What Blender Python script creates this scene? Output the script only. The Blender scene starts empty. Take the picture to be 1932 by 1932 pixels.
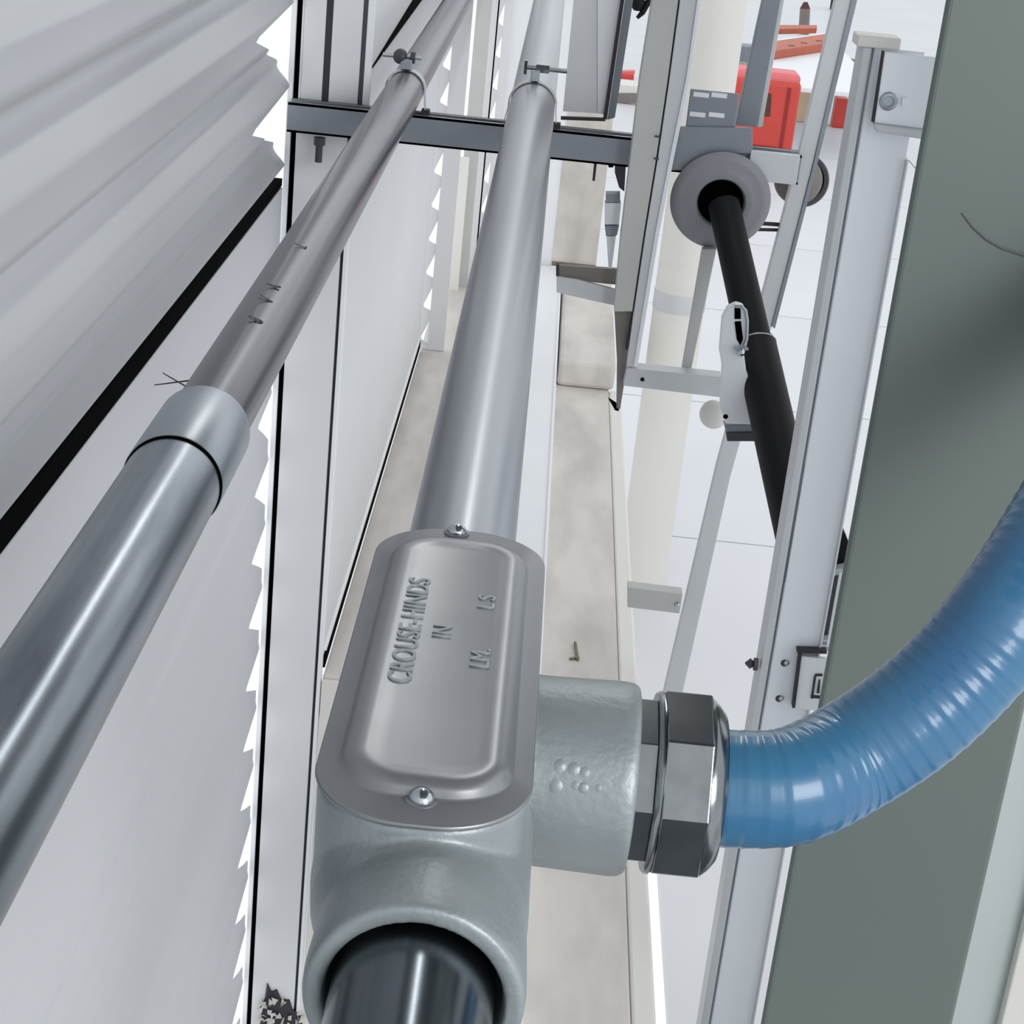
import bpy, bmesh, math, random
from mathutils import Vector, Matrix
random.seed(4)
S = bpy.context.scene
COL = S.collection
# ---------------------------------------------------------------- camera, world, lights, exposure
F = 3400.0
TH = math.atan(1372.4 / F); RO = math.atan2(142, 1365)
Dv = Vector((0, math.cos(TH), -math.sin(TH))); Wv = Vector((0, math.sin(TH), math.cos(TH))); Xv = Vector((1, 0, 0))
Rv = Xv * math.cos(RO) + Wv * math.sin(RO); Uv = -Xv * math.sin(RO) + Wv * math.cos(RO)
CAM = Vector((0, 0, 2.0))
cd = bpy.data.cameras.new('camera'); cam = bpy.data.objects.new('camera', cd); COL.objects.link(cam)
cd.lens = 36 * F / 1932; cd.sensor_width = 36; cd.clip_start = 0.02; cd.clip_end = 200
M4 = Matrix((Rv, Uv, -Dv)).transposed().to_4x4(); M4.translation = CAM; cam.matrix_world = M4
S.camera = cam
w = bpy.data.worlds.new('sky'); S.world = w; w.use_nodes = True
bg = w.node_tree.nodes['Background']; bg.inputs[0].default_value = (0.93, 0.965, 1.0, 1); bg.inputs[1].default_value = 1.06
def area(name, loc, target, sx, sy, power, color=(1, 1, 1)):
    l = bpy.data.lights.new(name, 'AREA'); l.shape = 'RECTANGLE'; l.size = sx; l.size_y = sy; l.energy = power; l.color = color
    o = bpy.data.objects.new(name, l); COL.objects.link(o); o.location = loc
    o.rotation_euler = (Vector(target) - Vector(loc)).to_track_quat('-Z', 'Y').to_euler(); return o
area('side_fill_light', (1.9, -1.5, 2.7), (0, 1.6, 1.4), 1.6, 1.4, 60, (1.0, 1.0, 1.0))  # unseen soft fill added at right behind the camera, no window modelled
tl = area('ceiling_tube_light', (0.16, 3.25, 3.22), (0.16, 3.25, 0), 0.07, 2.3, 11, (1.0, 0.99, 0.97)); tl.rotation_euler = (0, 0, 0)
area('far_hall_light', (1.2, 7.0, 4.2), (0.6, 7.5, 0), 2.5, 4.0, 20, (1.0, 1.0, 1.0))
S.view_settings.view_transform = 'Standard'; S.view_settings.look = 'None'
S.view_settings.exposure = 0.08; S.view_settings.gamma = 1; S.view_settings.use_curve_mapping = False

# ---------------------------------------------------------------- helpers
def ray(px, py): return Dv + Rv * ((px - 966) / F) + Uv * ((966 - py) / F)
def on(px, py, ax, v):                                              # where a sight line meets an axis plane
    r = ray(px, py); return CAM + r * ((v - CAM[ax]) / r[ax])
def atX(px, py, v): return on(px, py, 0, v)
def atY(px, py, v): return on(px, py, 1, v)
def atZ(px, py, v): return on(px, py, 2, v)

def nmat(name): 
    m = bpy.data.materials.new(name); m.use_nodes = True; nt = m.node_tree; return m, nt, nt.nodes['Principled BSDF']
def sr(c): return tuple(((x / 255) / 12.92 if x / 255 <= .04045 else ((x / 255 + .055) / 1.055) ** 2.4) for x in c) + (1,)
def mat(name, c, rough=.5, metal=0., var=.06, scale=6., stretch=(1, 1, 1), bump=0., bscale=80., c2=None, coat=0., spec=.5, mid=.5):
    m, nt, b = nmat(name); N = nt.nodes; L = nt.links
    tc = N.new('ShaderNodeTexCoord'); mp = N.new('ShaderNodeMapping'); mp.inputs['Scale'].default_value = stretch
    L.new(tc.outputs['Object'], mp.inputs[0])
    no = N.new('ShaderNodeTexNoise'); no.inputs['Scale'].default_value = scale; no.inputs['Detail'].default_value = 6
    L.new(mp.outputs[0], no.inputs[0])
    rp = N.new('ShaderNodeValToRGB'); rp.color_ramp.elements[0].position = mid - .22; rp.color_ramp.elements[1].position = mid + .22
    a = sr(c); k = c2 and sr(c2) or tuple(x * (1 - 2.2 * var) for x in a[:3]) + (1,)
    rp.color_ramp.elements[0].color = k; rp.color_ramp.elements[1].color = a
    L.new(no.outputs[0], rp.inputs[0]); L.new(rp.outputs[0], b.inputs['Base Color'])
    b.inputs['Roughness'].default_value = rough; b.inputs['Metallic'].default_value = metal
    b.inputs['Specular IOR Level'].default_value = spec; b.inputs['Coat Weight'].default_value = coat
    if bump:
        n2 = N.new('ShaderNodeTexNoise'); n2.inputs['Scale'].default_value = bscale; n2.inputs['Detail'].default_value = 3
        L.new(mp.outputs[0], n2.inputs[0]); bp = N.new('ShaderNodeBump'); bp.inputs['Strength'].default_value = bump; bp.inputs['Distance'].default_value = .001
        L.new(n2.outputs[0], bp.inputs['Height']); L.new(bp.outputs[0], b.inputs['Normal'])
    return m
M = dict(
 siding=mat('painted siding', (203, 204, 208), .42, .0, .03, 3, (1, .15, 1)),
 white=mat('white sheet metal', (220, 220, 222), .45, 0, .02, 4, (1, 1, .3)),
 white2=mat('bright white paint', (234, 236, 239), .4, 0, .02, 4),
 black=mat('black gap rubber', (5, 5, 6), .9, 0, .1, 10, spec=.02),
 siding_shaded=mat('shaded painted siding', (186, 188, 192), .42, .0, .03, 3, (1, .15, 1)),  # darker copy of the siding; shade on the upper wall put into its colour
 pale=mat('pale grey green panel', (186, 196, 195), .5, 0, .03, 3),
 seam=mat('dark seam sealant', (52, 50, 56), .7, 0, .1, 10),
 galv=mat('galvanised conduit', (166, 169, 175), .3, 1., .1, 22, (1, .05, 1), c2=(140, 143, 150)),
 galvmid=mat('dull galvanised conduit', (118, 119, 124), .27, 1., .1, 26, (1, .06, 1), c2=(84, 84, 90)),
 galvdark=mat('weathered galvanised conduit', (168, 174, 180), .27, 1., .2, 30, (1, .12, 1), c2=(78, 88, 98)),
 neardark=mat('dark galvanised conduit', (112, 120, 126), .2, 1., .2, 30, (1, .12, 1), c2=(78, 84, 90)),
 coupling=mat('satin coupling steel', (172, 178, 184), .4, 1., .05, 14, (1, .3, 1)),
 strut=mat('galvanised strut', (142, 147, 155), .5, .55, .06, 12),
 strutlight=mat('pale strut', (204, 206, 209), .5, .15, .04, 8),
 strutgrey=mat('grey green strut', (190, 191, 188), .5, .1, .04, 8),
 cast=mat('grey cast aluminium', (146, 154, 156), .42, .35, .05, 40, bump=.35, bscale=260),
 cover=mat('bare stamped cover', (142, 144, 147), .34, .6, .05, 20),
 nut=mat('dark plated steel', (140, 144, 146), .2, 1., .12, 60),
 nutface=mat('worn steel', (150, 154, 152), .3, 1., .2, 90),
 screw=mat('bright screw', (190, 195, 200), .16, 1., .03, 30),
 blue=mat('blue pvc jacket', (60, 114, 146), .28, 0, .1, 12, coat=.2, c2=(45, 94, 136)),
 green=mat('grey green enamel', (98, 107, 101), .5, 0, .05, 3, c2=(91, 103, 99)),
 mark=mat('pencil mark', (84, 92, 90), .6, 0),
 ledge=mat('dusty concrete', (214, 208, 202), .8, 0, .1, 7, (1.6, .55, 1), bump=.3, bscale=60, c2=(176, 171, 165), mid=.42),
 postw=mat('gloss white channel', (240, 243, 248), .25, 0, .015, 3, coat=.3),
 beige=mat('cream paint', (222, 220, 213), .5, 0, .02, 3),
 slab=mat('white floor coating', (212, 213, 217), .5, 0, .03, 1.2),
 insul=mat('black foam insulation', (10, 11, 17), .6, 0, .1, 60, bump=.2, bscale=300, spec=.25),
 disc=mat('grey plastic', (140, 140, 146), .45, 0, .06, 8),
 taupe=mat('taupe plastic', (128, 120, 116), .5, 0, .05, 8),
 darkgrey=mat('dark grey metal', (70, 70, 78), .5, .2, .05, 8),
 red=mat('red plastic', (206, 66, 56), .4, 0, .05, 5),
 pink=mat('faded red plastic', (226, 112, 112), .45, 0, .05, 5),
 darkred=mat('deep red plastic', (150, 26, 24), .45, 0, .05, 5),
 orange=mat('rust orange plastic', (190, 92, 60), .5, 0, .1, 9),
 tan=mat('tan card', (214, 188, 158), .7, 0, .04, 9),
 rustic=mat('rusty brown', (92, 60, 48), .7, 0, .2, 30),
 ceil=mat('dark roof sheet', (96, 100, 104), .6, 0, .05, 3),
 olive=mat('brown dirt stain', (132, 124, 100), .8, 0, .2, 40),
)
def wloc(o):
    v = Vector((0, 0, 0))
    while o: v += Vector(o.location); o = o.parent
    return v
def tag(o, label=None, cat=None, group=None, kind=None):
    if label: o['label'] = label
    if cat: o['category'] = cat
    if group: o['group'] = group
    if kind: o['kind'] = kind
    return o
def empty(name, loc, label=None, cat=None, group=None, kind=None):
    o = bpy.data.objects.new(name, None); o.location = loc; o.empty_display_size = .02; COL.objects.link(o); return tag(o, label, cat, group, kind)
def part(name, vf, m, parent=None, smooth=False, bevel=0., seg=2, sharp=None):
    vs, fs = vf; vs = [Vector(v) for v in vs]
    if parent: org = wloc(parent); loc = Vector((0, 0, 0))
    else:
        lo = Vector([min(v[i] for v in vs) for i in range(3)]); hi = Vector([max(v[i] for v in vs) for i in range(3)])
        org = Vector(((lo.x + hi.x) / 2, (lo.y + hi.y) / 2, lo.z)); loc = org
    me = bpy.data.meshes.new(name); me.from_pydata([v - org for v in vs], [], fs)
    bm = bmesh.new(); bm.from_mesh(me); bmesh.ops.recalc_face_normals(bm, faces=bm.faces); bm.to_mesh(me); bm.free()
    me.materials.append(M[m] if isinstance(m, str) else m)
    o = bpy.data.objects.new(name, me); COL.objects.link(o)
    if parent: o.parent = parent
    o.location = loc
    if smooth:
        me.shade_smooth()
        me.set_sharp_from_angle(angle=math.radians(sharp or 40))
    if bevel:
        b = o.modifiers.new('bevel', 'BEVEL'); b.width = bevel; b.segments = seg; b.limit_method = 'ANGLE'
    return o
def join(*vfs):
    V = []; Fc = []
    for v, f in vfs:
        n = len(V); V += list(v); Fc += [[i + n for i in q] for q in f]
    return V, Fc
def box(x0, x1, y0, y1, z0, z1):
    v = [(x, y, z) for x in (x0, x1) for y in (y0, y1) for z in (z0, z1)]
    return v, [[0, 1, 3, 2], [4, 6, 7, 5], [0, 4, 5, 1], [2, 3, 7, 6], [0, 2, 6, 4], [1, 5, 7, 3]]
def frame(d, up=(0, 0, 1)):
    d = Vector(d).normalized(); up = Vector(up)
    if abs(d.dot(up)) > .98: up = Vector((0, 1, 0))
    s = d.cross(up).normalized(); return d, s, s.cross(d)
def bar(a, b, wd, h, up=(0, 0, 1)):                                 # rectangular bar between two points
    a = Vector(a); b = Vector(b); d, s, u = frame(b - a, up); v = []
    for p in (a, b):
        for i, j in ((-1, -1), (1, -1), (1, 1), (-1, 1)): v.append(p + s * (i * wd / 2) + u * (j * h / 2))
    return v, [[0, 1, 2, 3], [7, 6, 5, 4]] + [[i, (i + 1) % 4, 4 + (i + 1) % 4, 4 + i] for i in range(4)]
def prism(poly, a, b, up=(0, 0, 1)):                                # 2D outline (s,u) swept from a to b
    a = Vector(a); b = Vector(b); d, s, u = frame(b - a, up); n = len(poly)
    v = [p + s * x + u * y for p in (a, b) for x, y in poly]
    return v, [list(range(n)), list(range(2 * n - 1, n - 1, -1))] + [[i, (i + 1) % n, n + (i + 1) % n, n + i] for i in range(n)]
def sweep(pts, rads, n=40, cap=True):
    pts = [Vector(p) for p in pts]; v = []; f = []; d = (pts[1] - pts[0]).normalized(); _, s, u = frame(d)
    for i, p in enumerate(pts):
        t = (pts[min(i + 1, len(pts) - 1)] - pts[max(i - 1, 0)]).normalized()
        if t.length == 0: t = d
        s = (s - t * s.dot(t)).normalized(); u = s.cross(t)
        for k in range(n):
            a = 2 * math.pi * k / n; v.append(p + (s * math.cos(a) + u * math.sin(a)) * rads[i])
    for i in range(len(pts) - 1):
        for k in range(n): f.append([i * n + k, i * n + (k + 1) % n, (i + 1) * n + (k + 1) % n, (i + 1) * n + k])
    if cap: f += [list(range(n))[::-1], list(range((len(pts) - 1) * n, len(pts) * n))]
    return v, f
def cyl(a, b, r, n=32, r2=None): return sweep([a, b], [r, r if r2 is None else r2], n)
def lathe(a, d, prof, n=48, closed=False, rot=0.):                  # prof: (distance along axis, radius)
    a = Vector(a); d, s, u = frame(d); v = []; f = []; m = len(prof)
    for t, r in prof:
        for k in range(n):
            an = 2 * math.pi * (k + rot) / n; v.append(a + d * t + (s * math.cos(an) + u * math.sin(an)) * r)
    for i in range(m if closed else m - 1):
        j = (i + 1) % m
        for k in range(n): f.append([i * n + k, i * n + (k + 1) % n, j * n + (k + 1) % n, j * n + k])
    if not closed: f += [list(range(n))[::-1], list(range((m - 1) * n, m * n))]
    return v, f
def outline(hw, y0, y1, r, n=14, cx=0.):                            # rounded rectangle in plan
    P = []
    for (cxx, cyy, a0) in ((hw - r, y1 - r, 0), (-hw + r, y1 - r, 90), (-hw + r, y0 + r, 180), (hw - r, y0 + r, 270)):
        for k in range(n + 1):
            a = math.radians(a0 + 90 * k / n); P.append((cx + cxx + r * math.cos(a), cyy + r * math.sin(a)))
    return P
def loft(rings):
    n = len(rings[0]); v = [p for r in rings for p in r]; f = [list(range(n))[::-1], list(range((len(rings) - 1) * n, len(rings) * n))]
    for i in range(len(rings) - 1):
        for k in range(n): f.append([i * n + k, i * n + (k + 1) % n, (i + 1) * n + (k + 1) % n, (i + 1) * n + k])
    return v, f
def vplate(pts, Y, th):                                             # upright plate facing the camera, outline by sight lines, thickness behind
    P = [atY(x, y, Y) for x, y in pts]; n = len(P)
    v = P + [p + Vector((0, th, 0)) for p in P]
    return v, [list(range(n)), list(range(2 * n - 1, n - 1, -1))] + [[i, (i + 1) % n, n + (i + 1) % n, n + i] for i in range(n)]
def vbar(px, py, wpx_m, Y, z0, z1, th):                             # upright bar, left edge by a sight line
    x = atY(px, py, Y).x; return box(x, x + wpx_m, Y, Y + th, z0, z1)
def dome(c, d, r, h, n=24, k=8):
    prof = [(-.001, r)] + [(h * math.sin(math.pi / 2 * i / k), r * math.cos(math.pi / 2 * i / k) + 1e-5) for i in range(k + 1)]
    return lathe(c, d, prof, n)
def text(name, body, size, mx, m, parent, depth=.0006):
    cu = bpy.data.curves.new(name, 'FONT'); cu.body = body; cu.size = size; cu.extrude = depth; cu.bevel_depth = depth * .4; cu.space_character = 1.05
    o = bpy.data.objects.new(name, cu); COL.objects.link(o)
    dg = bpy.context.evaluated_depsgraph_get(); me = bpy.data.meshes.new_from_object(o.evaluated_get(dg))
    bpy.data.objects.remove(o); 
    me.transform(mx); me.transform(Matrix.Translation(-wloc(parent))); me.materials.clear(); me.materials.append(M[m])
    o = bpy.data.objects.new(name, me); COL.objects.link(o); o.parent = parent; return o

# ================================================================= SETTING
YW = 2.50; XW = -.3675
# --- left wall: corrugated siding, ribs along Y
wl = empty('wall_left', (XW, 1.2, .2), kind='structure')
def corr(zs, ze, pitch, depth, prof, y0, y1, x0, cut=0.):
    # the far end of each rib is trimmed to a notch through which daylight shows
    def saw(t): return t / .12 if t < .12 else max(0, 1 - (t - .12) / .58)
    line = []; z = zs; ends = []
    while z > ze:
        for t, dd in prof: line.append((x0 - dd * depth, z - t * pitch)); ends.append(y1 - cut * saw(t))
        z -= pitch
    n = len(line); th = .0012
    v = [(x - q, y0 if e == 0 else ends[i], z) for q in (0, th) for e in (0, 1) for i, (x, z) in enumerate(line)]
    f = []
    for i in range(n - 1):
        f += [[i, i + 1, n + i + 1, n + i], [2 * n + i, 3 * n + i, 3 * n + i + 1, 2 * n + i + 1], [n + i, n + i + 1, 3 * n + i + 1, 3 * n + i]]
    return v, f
ZG = 1.454
def wave(n, f): return [(k / n, f(k / n)) for k in range(n)]
sm = lambda t: t * t * (3 - 2 * t)
def up_f(t):
    if t < .30: return .04 * math.sin(t / .30 * math.pi)
    if t < .55: return sm((t - .30) / .25)
    if t < .75: return 1 - .08 * math.sin((t - .55) / .20 * math.pi)
    return 1 - sm((t - .75) / .25)
def lo_f(t):
    if t < .40: return .03 * math.sin(t / .40 * math.pi)
    if t < .70: return sm((t - .40) / .30)
    if t < .88: return 1.
    return 1 - sm((t - .88) / .12)
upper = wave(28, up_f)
part('siding_sheet', corr(ZG + .018 + 16 * .112, ZG + .02, .112, .019, upper, -1.8, YW - .004, XW + .004, .30), "siding_shaded", wl, smooth=True, sharp=50)
lower = wave(28, lo_f)
part('siding_sheet', corr(ZG - .105, -.3, .1045, .0018, lower, .1, YW - .004, XW, .12), 'siding', wl, smooth=True, sharp=50)
part('siding_flat', join(box(XW - .004, XW + .002, .1, YW - .01, ZG - .105, ZG - .008)), 'siding', wl, bevel=.001)
part('gap_strip', ([(XW + .001, .1, ZG - .009), (XW + .001, .1, ZG + .026), (XW + .001, YW - .01, ZG + .004), (XW + .001, YW - .01, ZG - .006),
      (XW - .05, .1, ZG - .009), (XW - .05, .1, ZG + .026), (XW - .05, YW - .01, ZG + .004), (XW - .05, YW - .01, ZG - .006)],
      [[0, 1, 2, 3], [4, 7, 6, 5], [0, 4, 5, 1], [1, 5, 6, 2], [2, 6, 7, 3], [3, 7, 4, 0]]), 'black', wl)
# --- post trim where the siding ends
XP = -.270
t1 = empty('trim_1', (-.31, YW, .2), kind='structure')
part('lip', box(XW + .0005, XW + .008, YW, YW + .02, -.3, 2.1), 'white2', t1, bevel=.001)
part('joint', box(XW + .008, XW + .0155, YW + .006, YW + .02, -.3, 2.1), 'black', t1)
part('post_face', box(XW + .0155, XP - .0105, YW, YW + .02, -.3, 2.1), 'white', t1, bevel=.0015)
part('joint', box(XP - .0105, XP - .006, YW + .006, YW + .02, -.3, 2.1), 'seam', t1)
part('lip', box(XP - .006, XP, YW - .001, YW + .02, -.3, 2.1), 'white2', t1, bevel=.001)
# crumpled hole near the bottom of the post
part('tear', vplate([(504, 1856), (512, 1872), (522, 1868), (530, 1886), (546, 1888), (552, 1906), (566, 1916), (574, 1950), (486, 1950), (494, 1920), (490, 1900), (500, 1884)], YW - .003, .004), 'seam', t1)
rn = random.Random(7); V = []; Fc = []
for k in range(34):
    px = rn.uniform(488, 572); py = rn.uniform(1878 + max(0, px - 520) * .5, 1950); c = atY(px, py, YW - .006)
    b = len(V); V += [c + Vector((rn.uniform(-.008, .008), rn.uniform(-.006, .002), rn.uniform(-.010, .010))) for _ in range(4)]
    Fc += [[b, b + 1, b + 2], [b, b + 2, b + 3], [b, b + 3, b + 1], [b + 1, b + 3, b + 2]]
tag(part('torn_foil', (V, Fc), 'ledge', t1), kind='stuff')
# upper posts above the strut
t2 = empty('trim_2', (-.3, 2.50, 1.575), kind='structure')
for a, b, mm in ((572, 612, 'white'), (612, 625, 'seam'), (625, 681, 'white'), (681, 690, 'darkgrey'), (690, 704, 'white2')):
    P = [atY(a, 90, 2.497).x, atY(b, 90, 2.497).x]; dy = .008 if mm in ('darkgrey', 'seam') else 0
    part('board' if mm.startswith('wh') else 'joint', box(P[0], P[1], 2.4965 + dy * .2, 2.4995, 1.560, 2.05), mm, t2, bevel=0 if dy else .001)
# --- receding panel beyond the post
wi = empty('wall_inner', (XP, 3.3, .70), kind='structure')
part('panel', box(XP - .012, XP, YW + .02, 4.26, .697, 2.2), 'white', wi, bevel=.001)
part('bottom_rail', box(XP - .012, XP + .004, YW + .02, 4.26, .718, .724), 'white2', wi)
part('bottom_gap', box(XP - .014, XP + .003, YW + .02, 4.26, .688, .710), 'black', wi)
pa = atX(700, 128, XP); pb = atX(820, -35, XP)
part('panel_gap', ([pa, pa + Vector((.002, 0, -.001)), pb, pb + Vector((.002, 0, 0)), pb + Vector((0, 0, .04)), pb + Vector((.002, 0, .04))],
     [[0, 2, 4], [1, 5, 3], [0, 1, 3, 2], [2, 3, 5, 4], [4, 5, 1, 0]]), 'black', wi)
# --- notched flashing posts: outside light shows through the notches
def notched(name, x0, dep, x1, Y, zb, zt, p, parent, m='white'):
    v = []; f = []; xe = x0 + dep; xl = x0 - .004; z = zb
    while z < zt:
        poly = [(xl, z), (xl, z + p), (xe, z + p), (xe, z + .90 * p), (x0 + .001, z + .36 * p), (x0 + .003, z + .28 * p), (xe, z + .20 * p), (xe, z)]
        b = len(v); k = len(poly)
        v += [(x, Y, zz) for x, zz in poly] + [(x, Y + .003, zz) for x, zz in poly]
        f += [[b + i for i in range(k)], [b + 2 * k - 1 - i for i in range(k)]] + [[b + i, b + (i + 1) % k, b + k + (i + 1) % k, b + k + i] for i in range(k)]
        z += p
    part(name, (v, f), m, parent); part('board', box(xe, x1, Y - .002, Y + .008, zb, zt), m, parent)
wb = empty('wall_back', (-.15, 4.6, .75), kind='structure')
notched('notched_flashing', XP + .0005, .019, atY(868, 300, 4.28).x, 4.28, .681, 2.2, .083, wb)
part('board', vbar(870, 350, .040, 4.9, .68, 2.2, .01), 'strutgrey', wb)
part('board', vbar(852, 480, .026, 4.86, .68, 1.05, .01), 'beige', wb)
notched('notched_flashing', atY(938, 60, 5.0).x, .014, atY(963, 60, 5.0).x, 5.0, .681, 2.2, .086, wb)
part('board', box(atY(897, 200, 5.0).x, atY(938, 60, 5.0).x, 5.0, 5.01, .68, 2.2), 'white', wb)
part('board', box(atY(962, 60, 5.0).x, atY(1062, 300, 5.0).x, 5.005, 5.015, .68, 2.2), 'white2', wb)
part('board', box(atY(1062, 300, 5.0).x, atY(1142, 350, 5.0).x, 5.0, 5.012, .745, 1.42), 'ledge', wb)
part('joint', box(atY(1062, 300, 5.0).x, atY(1142, 350, 5.0).x, 4.992, 5.0, .745, .757), 'olive', wb)
# --- floor slabs far below, thin joints between them
fl = empty('floor', (0, 4, 0), kind='structure')
part('floor_base', box(-.19, 8, 3.6, 40, -.09, -.03), 'seam', fl)
tile = None
slots = [(x, y) for y in (3.6, 4.9, 6.2, 7.5, 8.8, 10.1, 11.4, 12.7, 14.0, 15.3, 16.6) for x in (-.2, 2.3, 4.8)]
for x, y in slots:
    if tile is None:
        tile = part('floor_slab', box(x, x + 2.49, y, y + 1.292, -.03, 0), 'slab', fl); tile['o'] = 0; first = (x, y); del tile['o']
    else:
        c = tile.copy(); COL.objects.link(c); c.parent = fl; c.location = (x - first[0], y - first[1], 0)
part('floor_apron', box(atZ(1263, 1932, 0).x, 3.5, .2, 3.6, -.03, -.001), 'slab', fl)
part('floor_near', box(-.34, 1.6, -3.2, 1.6, -.03, 0), 'ceil', fl)
part('floor_far', box(-.2, 8, 17.9, 40, -.03, 0), 'slab', fl)
# dark roof above the work space (overhead, gives the metal something to mirror)
ce = part('ceiling', box(-.42, 1.4, -.7, 4.5, 3.26, 3.30), 'ceil'); tag(ce, kind='structure')

# ================================================================= LEDGE, RAIL
lg = empty('concrete_ledge', (0, 2.2, .60), 'dusty beige concrete ledge running along beneath the conduits', 'ledge')
pln = [(-.08, .3), (.2, .3), (.2, 5.02), (-.268, 5.02), (-.268, 2.51), (-.08, 2.51)]
part('ledge_top', ([(x, y, z) for z in (.60, .68) for x, y in pln], [[0, 1, 2, 3, 4, 5], [11, 10, 9, 8, 7, 6]] + [[i, (i + 1) % 6, 6 + (i + 1) % 6, 6 + i] for i in range(6)]), 'ledge', lg, bevel=.004)
part('front_skirt', box(-.268, -.10, 2.5005, 2.509, -.3, .674), 'beige', lg)
part('rim', box(.200, .229, .3, 4.1, .60, .682), 'beige', lg, bevel=.004)
part('step', box(.0735, .21, 4.1, 4.985, .68, .745), 'ledge', lg, bevel=.01)
part('debris', join(bar(atZ(1085, 1212, .6825), atZ(1090, 1245, .6825), .004, .004), bar(atZ(1075, 1243, .6825), atZ(1092, 1240, .6825), .004, .003)), 'olive', lg)
rl = empty('white_rail', (.03, 2.2, .68), 'long white box rail lying on the ledge right of the centre conduit', 'rail')
part('rail_body', box(-.02, .0690, .3, 4.985, .68, .745), 'white2', rl, bevel=.003)
part('rail_edge', box(.0640, .0695, .3, 4.985, .745, .7485), 'white2', rl, bevel=.001)

# ================================================================= CROSS STRUT
ZS = 1.5695
st = empty('cross_strut', (.1, 2.49, 1.53), 'horizontal galvanised strut channel carrying both conduits', 'strut')
xl = atY(545, 220, 2.47).x; xr = atY(1515, 265, 2.47).x
def cchan(x0, x1, y0, y1, z0, z1, t=.003):
    # channel open at the top with in-turned lips, along X
    return join(box(x0, x1, y0, y0 + t, z0, z1), box(x0, x1, y1 - t, y1, z0, z1), box(x0, x1, y0, y1, z0, z0 + t),
                box(x0, x1, y0, y0 + .011, z1 - t, z1), box(x0, x1, y1 - .011, y1, z1 - t, z1))
part('channel', cchan(xl, xr, 2.455, 2.496, 1.530, ZS), 'strut', st)
part('stud', lathe(atY(603, 262, 2.475) - Vector((0, 0, -.002)), (0, 0, -1), [(0, .008), (.010, .008), (.012, .005), (.034, .005)], 16), 'darkgrey', st, smooth=True)
def vdir(pts, Y, th, name, m, parent=None, bevel=.0008): return part(name, vplate(pts, Y, th), m, parent, bevel=bevel)
part('end_sleeve', vplate([(1240, 238), (1420, 241), (1420, 290), (1340, 290), (1320, 321), (1236, 322)], 2.4475, .007), 'strut', st, bevel=.001)
part('end_cap', box(atY(1420, 270, 2.44).x, atY(1515, 270, 2.44).x, 2.446, 2.4545, 1.531, 1.571), 'strutlight', st, bevel=.001)
# slotted plate standing on the strut
pl = empty('slotted_plate', atY(1340, 245, 2.45), 'small grey plate with four white slots on top of the strut', 'plate')
x0 = atY(1299, 200, 2.452).x; x1 = atY(1392, 200, 2.452).x; z0 = 1.573; z1 = atY(1345, 172, 2.452).z
part('plate_body', box(x0, x1, 2.452, 2.456, z0, z1), 'strut', pl, bevel=.001)
for (cx, cy) in ((1323, 179), (1357, 180), (1316, 216), (1352, 217)):
    c = atY(cx, cy, 2.451); part('slot', box(c.x - .0105, c.x + .0105, 2.4505, 2.4525, c.z - .003, c.z + .003), 'white2', pl)

# ================================================================= CONDUITS
def straight(a, b, t): return Vector(a).lerp(Vector(b), t)
A0 = Vector((-.196, .2, 1.606)); B0 = Vector((-.214, 6.0, 1.590))
def c0at(y): return A0.lerp(B0, (y - A0.y) / (B0.y - A0.y))
ycp = 1.13
lc = empty('large_conduit', c0at(.8), 'weathered galvanised conduit on the far left with a sleeve coupling', 'conduit')
lc_far = part('conduit_pipe', sweep([c0at(1.0 + i * .25) for i in range(21)], [.0250] * 21, 56), 'galvmid', lc, smooth=True)
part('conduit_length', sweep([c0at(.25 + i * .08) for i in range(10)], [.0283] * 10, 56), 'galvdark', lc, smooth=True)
part('coupling', lathe(c0at(.972), B0 - A0, [(0, .0265), (0, .0293), (.001, .0298), (.092, .0296), (.095, .0290), (.095, .0248)], 56), 'coupling', lc, smooth=True)
part('ring_joint', lathe(c0at(.970), B0 - A0, [(0, .028), (0, .0292), (.002, .0292), (.002, .028)], 56, closed=True), 'black', lc, smooth=True)
tw = atZ(318, 722, 1.60)
# twist of wire sticking out beside the coupling
wt = part('wire_twist', join(*[sweep([tw + Vector(p), tw + Vector(q)], [.0006, .0004], 6) for p, q in
     (((.020, -.012, 0), (-.006, .010, .003)), ((.016, .012, 0), (-.008, -.008, 0)))]), 'darkgrey', lc)
mc = Matrix.Translation(atZ(494, 612, 1.622)) @ Matrix.Rotation(math.radians(64), 4, 'Z') 
for ch, (px, py) in (('8', (494, 612)), ('V', (513, 573)), ('A', (526, 548)), ('L', (577, 470))):
    p = None
    # find the point on the pipe hit by the sight line
    r = ray(px, py).normalized(); best = None
    for i in range(4000):
        q = CAM + r * (.9 + i * .0004)
        if (q - c0at(q.y)).length < .0252: best = q; break
    if best is None: continue
    nrm = (best - c0at(best.y)).normalized(); dirv = (B0 - A0).normalized(); side = nrm.cross(dirv)
    mx = Matrix((dirv, side if side.dot(-Xv) > 0 or True else -side, nrm)).transposed().to_4x4(); mx.translation = best + nrm * .0002
    text('printed_mark', ch, .016, mx, 'seam', lc, .0001)

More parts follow.
